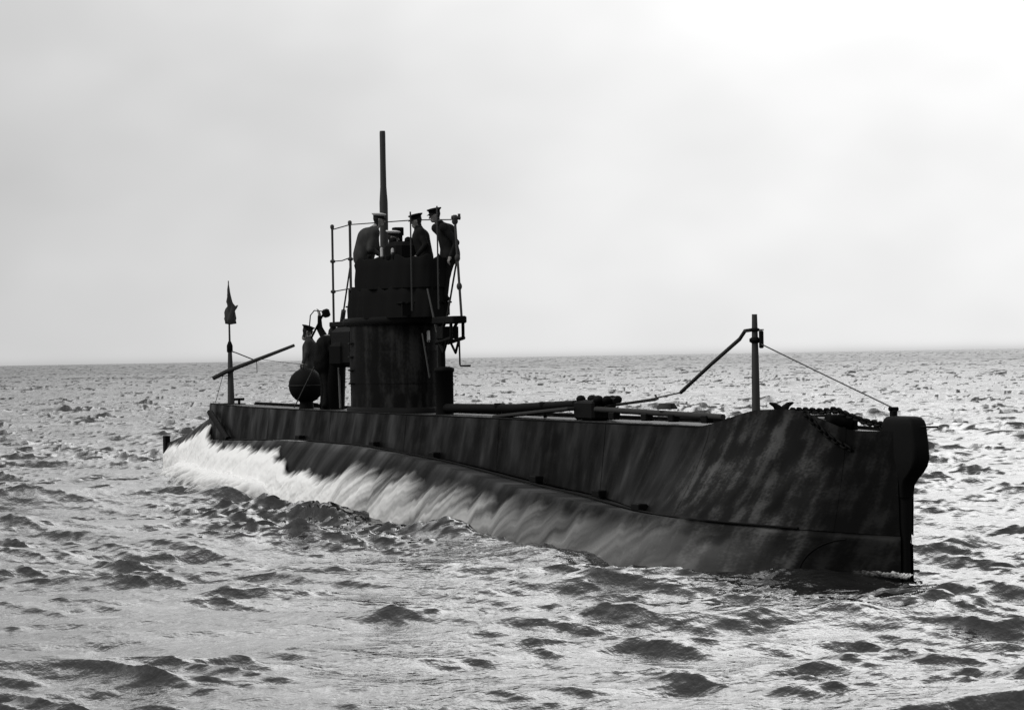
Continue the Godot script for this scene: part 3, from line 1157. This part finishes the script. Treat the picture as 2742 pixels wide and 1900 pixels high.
# ------------------------------------------------------------------ things lying on deck
func build_deck_gear() -> void:
	# folded mast lying along the fore deck
	var o := thing("folded_mast", "long dark spar lying on the fore deck just ahead of the tower", "spar", Vector3(3.2, 1.86, 0.0))
	var st := new_st()
	tube(st, [Vector3(0, 0, 0), Vector3(4.0, 0.04, 0), Vector3(9.0, 0.2, 0)], [0.085, 0.075, 0.05], 10)
	commit("spar", st, M.black, o)
	for x in [3.2, 5.6, 7.2]:
		st = new_st()
		bar(st, Vector3(x, -0.1, 0), Vector3(x, 0.02 + 0.018 * x, 0), 0.03)
		lathe(st, [Vector2(0.09, -0.04), Vector2(0.1, 0.0), Vector2(0.09, 0.04)], Vector3(x, 0.02 + 0.018 * x, 0), 10)
		commit("crutch", st, M.black, o)
	# plank under it
	o = thing("gang_plank", "dark plank sloping up beneath the folded spar to the deck locker", "plank", Vector3(7.0, 1.76, 0.2))
	st = new_st()
	box(st, Vector3(1.9, 0.09, 0), Vector3(3.85, 0.05, 0.25), Basis(Vector3.BACK, 0.045))
	commit("board", st, M.wood, o)
	# deck locker with gear heaped on it
	o = thing("deck_locker", "black deck locker with gear heaped on it amid the fore deck", "locker", Vector3(11.2, 1.74, 0.0))
	st = new_st()
	box(st, Vector3(0, 0.17, 0), Vector3(0.9, 0.3, 0.4), Basis.IDENTITY, 0.04)
	commit("chest", st, M.black, o)
	var r := RandomNumberGenerator.new()
	r.seed = 4
	for q in 9:
		st = new_st()
		lathe(st, [Vector2(0.02, -0.06), Vector2(0.07, -0.03), Vector2(0.08, 0.02), Vector2(0.05, 0.06), Vector2(0.01, 0.07)], Vector3(r.randf_range(-0.5, 1.0), 0.33, r.randf_range(-0.15, 0.15)), 8)
		commit("stowed_block", st, M.black, o)
	# second spar ahead of it
	o = thing("boat_boom", "long thin dark boom lying level between deck locker and bow mast", "boom", Vector3(11.7, 1.93, 0.15))
	st = new_st()
	tube(st, [Vector3(0, 0, 0), Vector3(5.2, -0.05, 0)], [0.045, 0.04], 8)
	commit("spar", st, M.wood, o)
	for x in [0.8, 2.2, 3.3, 4.6]:
		st = new_st()
		box(st, Vector3(x, -0.09, 0), Vector3(0.22, 0.11, 0.12))
		commit("chock", st, M.black, o)
	o = thing("boat_hook", "thin rod propped aslant ahead of the black deck locker", "boat hook", Vector3(11.6, 1.98, -0.1))
	st = new_st()
	bar(st, Vector3(0, 0, 0), Vector3(2.0, 0.11, 0), 0.022)
	tube(st, [Vector3(1.95, 0.1, 0), Vector3(2.1, 0.12, 0), Vector3(2.0, 0.17, 0)], [0.018], 6)
	commit("shaft", st, M.wood, o)
	# low hummock of rope beyond the boom
	o = thing("rope_coil", "small dark coil of rope on the boom aft of the bow mast", "rope coil", Vector3(14.6, 1.96, 0.1))
	st = new_st()
	for q in 3:
		var pts := []
		for a in 17:
			pts.append(Vector3(0.16 * cos(TAU * a / 16.0), 0.02 + 0.025 * q, (0.13 - 0.02 * q) * sin(TAU * a / 16.0)))
		tube(st, pts, [0.02], 6)
	commit("turn", st, M.rope, o)
	# horned bollard
	o = thing("horned_bollard", "black bollard with two flaring horns just ahead of the bow mast", "bollard", Vector3(18.6, 1.75, 0.0))
	st = new_st()
	lathe(st, [Vector2(0.11, 0.0), Vector2(0.1, 0.05), Vector2(0.06, 0.12), Vector2(0.06, 0.22)], Vector3.ZERO, 12)
	commit("post", st, M.black, o)
	for s in [1.0, -1.0]:
		st = new_st()
		tube(st, [Vector3(0, 0.2, 0), Vector3(0.0, 0.26, s * 0.05), Vector3(0, 0.31, s * 0.1), Vector3(0, 0.335, s * 0.17)], [0.06, 0.055, 0.035, 0.012], 8)
		commit("horn", st, M.black, o)
	# hatch
	o = thing("deck_hatch", "low dark box hatch on the bow deck under the anchor chain", "hatch", Vector3(19.6, 1.74, 0.0))
	st = new_st()
	box(st, Vector3(0, 0.09, 0), Vector3(1.1, 0.18, 0.6), Basis.IDENTITY, 0.03)
	commit("coaming", st, M.paint, o)
	st = new_st()
	box(st, Vector3(0, 0.195, 0), Vector3(1.14, 0.03, 0.64))
	commit("lid", st, M.paint, o)
	# windlass
	o = thing("windlass", "dark anchor windlass with round drum on the bow deck", "windlass", Vector3(20.45, 1.74, 0.0))
	st = new_st()
	var turn := Basis(Vector3.RIGHT, PI * 0.5)
	lathe(st, [Vector2(0.09, -0.16), Vector2(0.11, -0.13), Vector2(0.08, -0.09), Vector2(0.08, 0.09), Vector2(0.11, 0.13), Vector2(0.09, 0.16)], Vector3(0, 0.13, 0), 18, 1, 1, turn)
	commit("drum", st, M.black, o)
	for s in [1.0, -1.0]:
		st = new_st()
		box(st, Vector3(0, 0.07, s * 0.2), Vector3(0.2, 0.16, 0.05))
		commit("cheek", st, M.black, o)
	st = new_st()
	box(st, Vector3(-0.2, 0.1, 0.16), Vector3(0.1, 0.16, 0.12))
	commit("brake_block", st, M.brass, o, "pale metal block on the windlass")
	# anchor chain: over the deck from the bollard to the snout
	o = thing("anchor_chain", "heavy anchor chain stretched along the bow deck over the windlass", "chain", Vector3(18.9, 1.74, 0.0))
	var path := [Vector3(0.0, 0.24, 0.02), Vector3(0.6, 0.25, 0.02), Vector3(1.1, 0.24, 0.0), Vector3(1.5, 0.27, 0.0), Vector3(1.8, 0.21, 0.0), Vector3(2.4, 0.13, 0.0), Vector3(3.15, 0.08, 0.0)]
	chain(o, path, 0.105)
	o = thing("side_chain", "chain hanging over the starboard side below the horned bollard", "chain", Vector3(20.9, 1.74, 0.0))
	var pts := []
	for q in 7:
		var l: float = lerpf(20.7, 21.65, q / 6.0)
		var y: float = lerpf(2.0, 1.52, q / 6.0) - 0.06 * sin(PI * q / 6.0)
		pts.append(Vector3(l - 20.9, y - 1.74, casing_w(l, y) + 0.035))
	chain(o, pts, 0.085)


func chain(o: Node3D, path: Array, pitch: float) -> void:
	var curve := Curve3D.new()
	for p in path:
		curve.add_point(p)
	# one link, shared by all
	var st := new_st()
	var pts := []
	var hl := pitch * 0.42
	var hw := pitch * 0.36
	for q in 13:
		var a := TAU * q / 12.0
		pts.append(Vector3(cos(a) * hw + signf(cos(a)) * hl * 0.55, 0, sin(a) * hw))
	tube(st, pts, [pitch * 0.18], 6)
	st.index()
	st.generate_normals()
	var mesh := st.commit()
	var n := int(curve.get_baked_length() / pitch)
	for i in n:
		var a := curve.sample_baked(i * pitch, false)
		var b := curve.sample_baked(minf((i + 1) * pitch, curve.get_baked_length()), false)
		var mi := place("chain_link", mesh, M.black, o)
		var f := (b - a).normalized()
		var side := f.cross(Vector3.UP).normalized()
		var up := side.cross(f)
		var bs := Basis(f, up, side)
		mi.transform = Transform3D(bs * Basis(Vector3.RIGHT, PI * 0.5 * (i % 2) + 0.5), (a + b) * 0.5)


func build_flag() -> void:
	var o := thing("ensign", "dark naval flag hanging furled from the stern mast head", "flag", Vector3(-13.77, 3.6, 0.0))
	var st := new_st()
	var rings := []
	for e in [[0.0, 0.02, -0.02, 0.05], [0.02, 0.12, -0.02, 0.07], [0.14, 0.14, -0.03, 0.07], [0.28, 0.12, -0.035, 0.06], [0.36, 0.12, -0.06, 0.06], [0.43, 0.09, -0.06, 0.05], [0.52, 0.065, -0.01, 0.045], [0.66, 0.045, 0.0, 0.035], [0.8, 0.028, 0.005, 0.025], [0.92, 0.012, 0.0, 0.012]]:
		var ring := PackedVector3Array()
		for j in 28:
			var a := -TAU * j / 28
			var f := 1.0 + 0.3 * sin(3.0 * a + e[0] * 9.0) + 0.22 * sin(7.0 * a - e[0] * 14.0)
			ring.append(Vector3(0.6 * e[3] * f * cos(a), e[0], e[2] + 0.85 * e[1] * f * sin(a)))
		rings.append(ring)
	loft(st, rings)
	commit("bunting", st, M.flag, o)
	st = new_st()
	tube(st, [Vector3(0, 0.36, -0.1), Vector3(0, 0.4, -0.17), Vector3(0, 0.44, -0.2), Vector3(0, 0.36, -0.17)], [0.02, 0.035, 0.02, 0.012], 6)
	commit("loose_corner", st, M.flag, o)


# ------------------------------------------------------------------ crew
var F := PackedFloat32Array()
var FN := Vector3i.ZERO
var FO := Vector3.ZERO
var FH := 0.02


func field_begin(lo: Vector3, hi: Vector3, h: float) -> void:
	FH = h
	FO = lo
	FN = Vector3i(((hi - lo) / h).ceil()) + Vector3i.ONE
	F.resize(FN.x * FN.y * FN.z)
	F.fill(9.0)


func field_bone(a: Vector3, b: Vector3, ra: float, rb: float, k := 0.03, carve := false) -> void:
	var m := maxf(ra, rb) + k + FH * 2.0
	var lo := Vector3i(((a.min(b) - Vector3.ONE * m - FO) / FH).floor()).clamp(Vector3i.ZERO, FN - Vector3i.ONE)
	var hi := Vector3i(((a.max(b) + Vector3.ONE * m - FO) / FH).ceil()).clamp(Vector3i.ZERO, FN - Vector3i.ONE)
	var ab := b - a
	var il := 1.0 / maxf(ab.length_squared(), 1e-9)
	for z in range(lo.z, hi.z + 1):
		for y in range(lo.y, hi.y + 1):
			var o := (z * FN.y + y) * FN.x
			for x in range(lo.x, hi.x + 1):
				var p := FO + Vector3(x, y, z) * FH - a
				var t := clampf(p.dot(ab) * il, 0.0, 1.0)
				var d := (p - ab * t).length() - lerpf(ra, rb, t)
				var f := F[o + x]
				if carve:
					F[o + x] = maxf(f, -d)
				else:
					var hh := maxf(k - absf(f - d), 0.0) / k
					F[o + x] = minf(f, d) - hh * hh * k * 0.25


func field_mesh(st: SurfaceTool, color_of: Callable) -> void:
	var nx := FN.x
	var ny := FN.y
	var nxy := nx * ny
	var offs := [0, 1, nx, nx + 1, nxy, nxy + 1, nxy + nx, nxy + nx + 1]
	var ids := {}
	var pos := PackedVector3Array()
	for z in FN.z - 1:
		for y in ny - 1:
			var o := z * nxy + y * nx
			for x in nx - 1:
				var c := o + x
				if absf(F[c]) > FH * 2.2:
					continue
				var neg := 0
				for q in 8:
					if F[c + offs[q]] < 0.0:
						neg += 1
				if neg == 0 or neg == 8:
					continue
				var s := Vector3.ZERO
				var cnt := 0
				for e in [[0, 1], [2, 3], [4, 5], [6, 7], [0, 2], [1, 3], [4, 6], [5, 7], [0, 4], [1, 5], [2, 6], [3, 7]]:
					var fa := F[c + offs[e[0]]]
					var fb := F[c + offs[e[1]]]
					if (fa < 0.0) != (fb < 0.0):
						var t := fa / (fa - fb)
						var pa := Vector3(e[0] & 1, (e[0] >> 1) & 1, e[0] >> 2)
						var pb := Vector3(e[1] & 1, (e[1] >> 1) & 1, e[1] >> 2)
						s += pa.lerp(pb, t)
						cnt += 1
				ids[c] = pos.size()
				pos.append(FO + (Vector3(x, y, z) + s / cnt) * FH)
	for c in ids:
		for ax in 3:
			var step: int = [1, nx, nxy][ax]
			var u: int = [nx, nxy, 1][ax]
			var w: int = [nxy, 1, nx][ax]
			var fa := F[c]
			var fb := F[c + step]
			if (fa < 0.0) == (fb < 0.0):
				continue
			if not (ids.has(c - u) and ids.has(c - w) and ids.has(c - u - w)):
				continue
			var q := [ids[c - u - w], ids[c - w], ids[c], ids[c - u]]
			var tri := [0, 2, 1, 0, 3, 2] if fa < 0.0 else [0, 1, 2, 0, 2, 3]
			for k in tri:
				var p: Vector3 = pos[q[k]]
				st.set_color(color_of.call(p))
				st.add_vertex(p)


# pose: joints in the person's own axes (x ahead, y up, z to the right), feet at the origin
func person(label: String, at: Vector3, turn: float, pose: Dictionary, cap: String) -> void:
	var o := thing("person", label, "person", at, turn, "crew of the submarine on watch")
	var coat: float = pose.get("coat", 0.02)
	var legs: float = pose.get("legs", 0.018)
	var skin := 0.3
	var pel: Vector3 = pose.get("pelvis", Vector3(0, 0.93, 0))
	var chest: Vector3 = pose.get("chest", Vector3(0.02, 1.28, 0))
	var neck: Vector3 = pose.get("neck", Vector3(0.02, 1.45, 0))
	var head: Vector3 = pose.get("head", Vector3(0.05, 1.6, 0))
	var side: Vector3 = pose.get("side", Vector3(0, 0, 1))
	var wrists := []
	var elbows := []
	var shoulders := []
	for s in [-1.0, 1.0]:
		var n := "l" if s < 0 else "r"
		var sh: Vector3 = neck + Vector3(0, -0.075, 0) + side * 0.175 * s
		shoulders.append(sh)
		elbows.append(pose.get("elbow_" + n, sh + Vector3(0.02, -0.29, 0.05 * s)))
		wrists.append(pose.get("wrist_" + n, sh + Vector3(0.1, -0.52, 0.03 * s)))
	var st := new_st()
	var all: Array = [pel, chest, neck, head] + wrists + elbows + shoulders
	var feet := [pose.get("foot_l", Vector3(0.0, 0.0, -0.11)), pose.get("foot_r", Vector3(0.03, 0.0, 0.11))]
	var lo := Vector3(-0.3, -0.02, -0.35)
	var hi := Vector3(0.35, 1.4, 0.35)
	for p in all:
		lo = lo.min(p - Vector3.ONE * 0.2)
		hi = hi.max(p + Vector3.ONE * 0.2)
	lo.y = -0.04
	field_begin(lo, hi, 0.018)
	# trunk and coat
	var bk: float = pose.get("bulk", 1.0)
	field_bone(pel + side * 0.05, chest + side * 0.06, 0.15 * bk, 0.155 * bk, 0.06)
	field_bone(pel - side * 0.05, chest - side * 0.06, 0.15 * bk, 0.155 * bk, 0.06)
	field_bone(chest + side * 0.08, shoulders[1], 0.12 * bk, 0.085 * bk, 0.06)
	field_bone(chest - side * 0.08, shoulders[0], 0.12 * bk, 0.085 * bk, 0.06)
	field_bone(pel + Vector3(0, -0.1, 0) + side * 0.06, pel + Vector3(0, -0.1, 0) - side * 0.06, 0.16, 0.16, 0.06)
	field_bone(chest, neck, 0.12, 0.07, 0.05)
	field_bone(neck, head + Vector3(0, -0.04, 0), 0.06, 0.055, 0.03)
	for s in 2:
		var sg := -1.0 if s == 0 else 1.0
		field_bone(shoulders[s], elbows[s], 0.068 * bk, 0.055 * bk, 0.04)
		field_bone(elbows[s], wrists[s], 0.054, 0.04, 0.02)
		var hip: Vector3 = pel + side * 0.09 * sg + Vector3(0, -0.06, 0)
		var ank: Vector3 = feet[s] + Vector3(0, 0.09, 0)
		var knee: Vector3 = pose.get("knee_" + ("l" if s == 0 else "r"), (hip + ank) * 0.5 + Vector3(0.035, 0.01, 0))
		field_bone(hip, knee, 0.1, 0.075, 0.04)
		field_bone(knee, ank, 0.07, 0.055, 0.03)
		field_bone(feet[s] + Vector3(-0.05, 0.045, 0), feet[s] + Vector3(0.15, 0.035, 0.01 * sg), 0.045, 0.038, 0.03)
	var hip_y := pel.y - 0.22
	field_mesh(st, func(p: Vector3) -> Color:
		if p.y > neck.y + 0.05 and p.distance_to(head) < 0.19:
			return Color(skin, skin, skin)
		if p.y < hip_y:
			return Color(legs, legs, legs) if p.y > 0.1 else Color(0.01, 0.01, 0.01)
		var fold := coat * (1.0 + 0.35 * noise_b.get_noise_3d(p.x * 7.0, p.y * 4.0, p.z * 7.0))
		return Color(fold, fold, fold))
	# head: skull, jaw, nose, brow, ears, eye hollows
	var hb: Basis = Basis(Vector3.UP, pose.get("look", 0.0)) * Basis(Vector3.BACK, pose.get("nod", 0.0))
	field_begin(head - Vector3.ONE * 0.17, head + Vector3.ONE * 0.17, 0.007)
	var hp := func(x: float, y: float, z: float) -> Vector3: return head + hb * Vector3(x, y, z)
	field_bone(hp.call(-0.025, 0.035, 0), hp.call(0.015, 0.035, 0), 0.088, 0.084, 0.03)
	field_bone(hp.call(0.03, -0.03, 0), hp.call(0.055, -0.075, 0), 0.062, 0.04, 0.03)
	field_bone(hp.call(-0.02, -0.03, 0), hp.call(-0.03, -0.13, 0), 0.06, 0.055, 0.03)
	field_bone(hp.call(0.092, 0.01, 0), hp.call(0.112, -0.022, 0), 0.012, 0.016, 0.012)
	field_bone(hp.call(0.083, 0.025, -0.035), hp.call(0.083, 0.025, 0.035), 0.014, 0.014, 0.012)
	field_bone(hp.call(0.088, -0.058, -0.018), hp.call(0.088, -0.058, 0.018), 0.011, 0.011, 0.01)
	for s in [-1.0, 1.0]:
		field_bone(hp.call(0.0, 0.02, 0.086 * s), hp.call(-0.005, -0.02, 0.083 * s), 0.016, 0.012, 0.008)
		var ec: Vector3 = hp.call(0.1, 0.004, 0.031 * s)
		field_bone(ec, ec, 0.013, 0.013, 0.005, true)
	field_mesh(st, func(p: Vector3) -> Color:
		var q: Vector3 = hb.inverse() * (p - head)
		var v := skin
		if q.y > 0.03 and q.x < 0.07 or q.x < -0.01 and q.y > -0.12:
			v = 0.03
		elif absf(q.y - 0.004) < 0.01 and absf(absf(q.z) - 0.031) < 0.014 and q.x > 0.06:
			v = 0.06
		elif absf(q.y + 0.058) < 0.006 and absf(q.z) < 0.022 and q.x > 0.06:
			v = 0.16
		return Color(v, v * 0.97, v * 0.95))
	# hands
	for s in 2:
		var sg := -1.0 if s == 0 else 1.0
		hand(st, wrists[s], (wrists[s] - elbows[s]).normalized(), sg, pose.get("curl", 0.7), skin)
	st.index()
	st.generate_normals()
	place("body", st.commit(), M.body, o)
	if cap != "":
		var cs := new_st()
		var cp := func(r: float, y: float) -> Vector2: return Vector2(r, y)
		lathe(cs, [cp.call(0.094, 0.045), cp.call(0.098, 0.055), cp.call(0.1, 0.085), cp.call(0.098, 0.09)], head + hb * Vector3(-0.008, 0, 0), 20, 1.08, 0.95, hb)
		# the shiny peak
		var rings := []
		for r in 3:
			var ring := PackedVector3Array()
			for q in 9:
				var a := lerpf(-0.95, 0.95, q / 8.0)
				var rad := 0.098 + 0.024 * r * cos(a * 1.35)
				ring.append(head + hb * Vector3(-0.008 + 1.08 * rad * cos(a), 0.055 - 0.011 * r, rad * 0.95 * sin(a)))
			rings.append(ring)
		for r in 2:
			for q in 8:
				quad(cs, rings[r + 1][q], rings[r + 1][q + 1], rings[r][q], rings[r][q + 1])
		for r in 2:
			for q in 8:
				var dn := Vector3(0, -0.006, 0)
				quad(cs, rings[r + 1][q + 1] + dn, rings[r + 1][q] + dn, rings[r][q + 1] + dn, rings[r][q] + dn)
		var ci := commit("cap", cs, M.canvas, o)
		cs = new_st()
		lathe(cs, [cp.call(0.098, 0.086), cp.call(0.128, 0.112), cp.call(0.134, 0.122), cp.call(0.125, 0.133), cp.call(0.06, 0.142), cp.call(0.004, 0.144)], head + hb * Vector3(-0.012, 0, 0), 22, 1.05, 1.0, hb)
		commit("crown", cs, M.white if cap == "white" else M.canvas, ci)


func hand(st: SurfaceTool, w: Vector3, d: Vector3, sg: float, curl: float, skin: float) -> void:
	var up := Vector3.UP if absf(d.y) < 0.85 else Vector3.RIGHT
	var across := d.cross(up).normalized()
	var back := across.cross(d).normalized()
	field_begin(w - Vector3.ONE * 0.2, w + Vector3.ONE * 0.2, 0.008)
	field_bone(w, w + d * 0.05, 0.03, 0.03, 0.02)
	var palm := w + d * 0.085
	for q in 4:
		var off := (q - 1.5) * 0.021
		var root := w + d * 0.1 + across * off
		field_bone(w + d * 0.03 + across * off * 0.6, root, 0.016, 0.013, 0.012)
		var ln: float = [0.066, 0.08, 0.076, 0.056][q]
		var a := d
		var p := root
		for seg in 3:
			a = (a * cos(curl * 0.6) - back * sin(curl * 0.6)).normalized()
			var bk := across.cross(a).normalized()
			back = bk
			var e: Vector3 = p + a * ln * [0.45, 0.32, 0.25][seg]
			field_bone(p, e, 0.0095 - 0.0008 * seg, 0.009 - 0.0008 * seg, 0.004)
			p = e
		back = across.cross(d).normalized()
	var tb := w + d * 0.035 - across * 0.028 * sg
	var td := (d * 0.7 - across * 0.6 * sg - back * 0.35).normalized()
	field_bone(tb, tb + td * 0.045, 0.015, 0.012, 0.01)
	field_bone(tb + td * 0.045, tb + td * 0.045 + (td + d * 0.5).normalized() * 0.035, 0.0115, 0.009, 0.004)
	field_mesh(st, func(_p: Vector3) -> Color: return Color(skin, skin * 0.97, skin * 0.95))


func build_crew() -> void:
	# turn: 0 faces the bow, PI/2 faces to port (to the right in the view)
	var y := 3.78
	person("stooping man in dark coat with white-topped cap beside the periscope", Vector3(-0.75, y, 0.22), 1.3, {
		"bulk": 1.32,
		"pelvis": Vector3(-0.14, 0.93, 0), "chest": Vector3(-0.05, 1.26, 0), "neck": Vector3(0.06, 1.44, 0), "head": Vector3(0.16, 1.6, 0), "nod": -0.1, "coat": 0.05,
		"elbow_l": Vector3(0.1, 1.08, -0.32), "wrist_l": Vector3(0.34, 0.98, -0.2), "elbow_r": Vector3(0.0, 1.04, 0.3), "wrist_r": Vector3(0.24, 0.9, 0.28)}, "white")
	person("crouching man in white cap low down between periscope and compass", Vector3(0.15, 3.56, 0.12), 0.9, {
		"pelvis": Vector3(-0.12, 0.82, 0), "chest": Vector3(0.0, 1.14, 0), "neck": Vector3(0.05, 1.3, 0), "head": Vector3(0.09, 1.45, 0), "nod": -0.1,
		"wrist_r": Vector3(0.34, 1.02, 0.2), "elbow_r": Vector3(0.1, 0.98, 0.28), "wrist_l": Vector3(0.34, 1.0, -0.15), "elbow_l": Vector3(0.12, 0.98, -0.28)}, "white")
	person("man in dark peaked cap facing aft, left of the pair at the front rail", Vector3(1.25, y, -0.18), -1.75, {
		"pelvis": Vector3(-0.06, 0.88, 0), "chest": Vector3(0.0, 1.2, 0), "neck": Vector3(0.03, 1.36, 0), "head": Vector3(0.08, 1.49, 0), "nod": -0.22, "coat": 0.02,
		"wrist_r": Vector3(0.22, 0.95, 0.2), "elbow_r": Vector3(0.02, 0.98, 0.28), "wrist_l": Vector3(0.1, 0.86, -0.26), "elbow_l": Vector3(-0.06, 1.05, -0.28)}, "dark")
	person("tallest man in dark cap and coat leaning at the front of the bridge", Vector3(1.95, y, -0.37), -1.45, {
		"pelvis": Vector3(-0.16, 0.93, 0), "chest": Vector3(-0.1, 1.26, 0), "neck": Vector3(0.03, 1.42, 0), "head": Vector3(0.13, 1.56, 0), "nod": -0.2, "coat": 0.02,
		"wrist_r": Vector3(-0.12, 0.82, 0.27), "elbow_r": Vector3(-0.2, 1.08, 0.28), "wrist_l": Vector3(-0.05, 0.82, -0.28), "elbow_l": Vector3(-0.16, 1.06, -0.3)}, "dark")
	person("sailor with dark cap standing behind the round ventilator, hand resting on it", Vector3(-7.35, 1.78, -0.22), 1.2, {
		"pelvis": Vector3(0.02, 0.9, 0), "chest": Vector3(0.03, 1.24, 0), "neck": Vector3(0.02, 1.42, 0), "head": Vector3(-0.02, 1.56, 0), "nod": -0.3, "coat": 0.05,
		"wrist_r": Vector3(-0.08, 0.92, 0.3), "elbow_r": Vector3(-0.02, 1.12, 0.27), "wrist_l": Vector3(0.24, 0.9, -0.1), "elbow_l": Vector3(0.16, 1.08, -0.24)}, "dark")
	person("man in black clothes climbing at the back of the tower, one arm raised", Vector3(-4.95, 1.78, 0.1), 1.5, {
		"pelvis": Vector3(0.0, 0.95, 0), "chest": Vector3(0.06, 1.28, 0), "neck": Vector3(0.12, 1.42, 0), "head": Vector3(0.21, 1.5, 0), "bulk": 1.2, "nod": -0.6, "coat": 0.012, "legs": 0.012,
		"wrist_l": Vector3(-0.02, 1.86, -0.2), "elbow_l": Vector3(0.0, 1.6, -0.27), "wrist_r": Vector3(0.36, 1.16, 0.2), "elbow_r": Vector3(0.16, 1.12, 0.3)}, "dark")
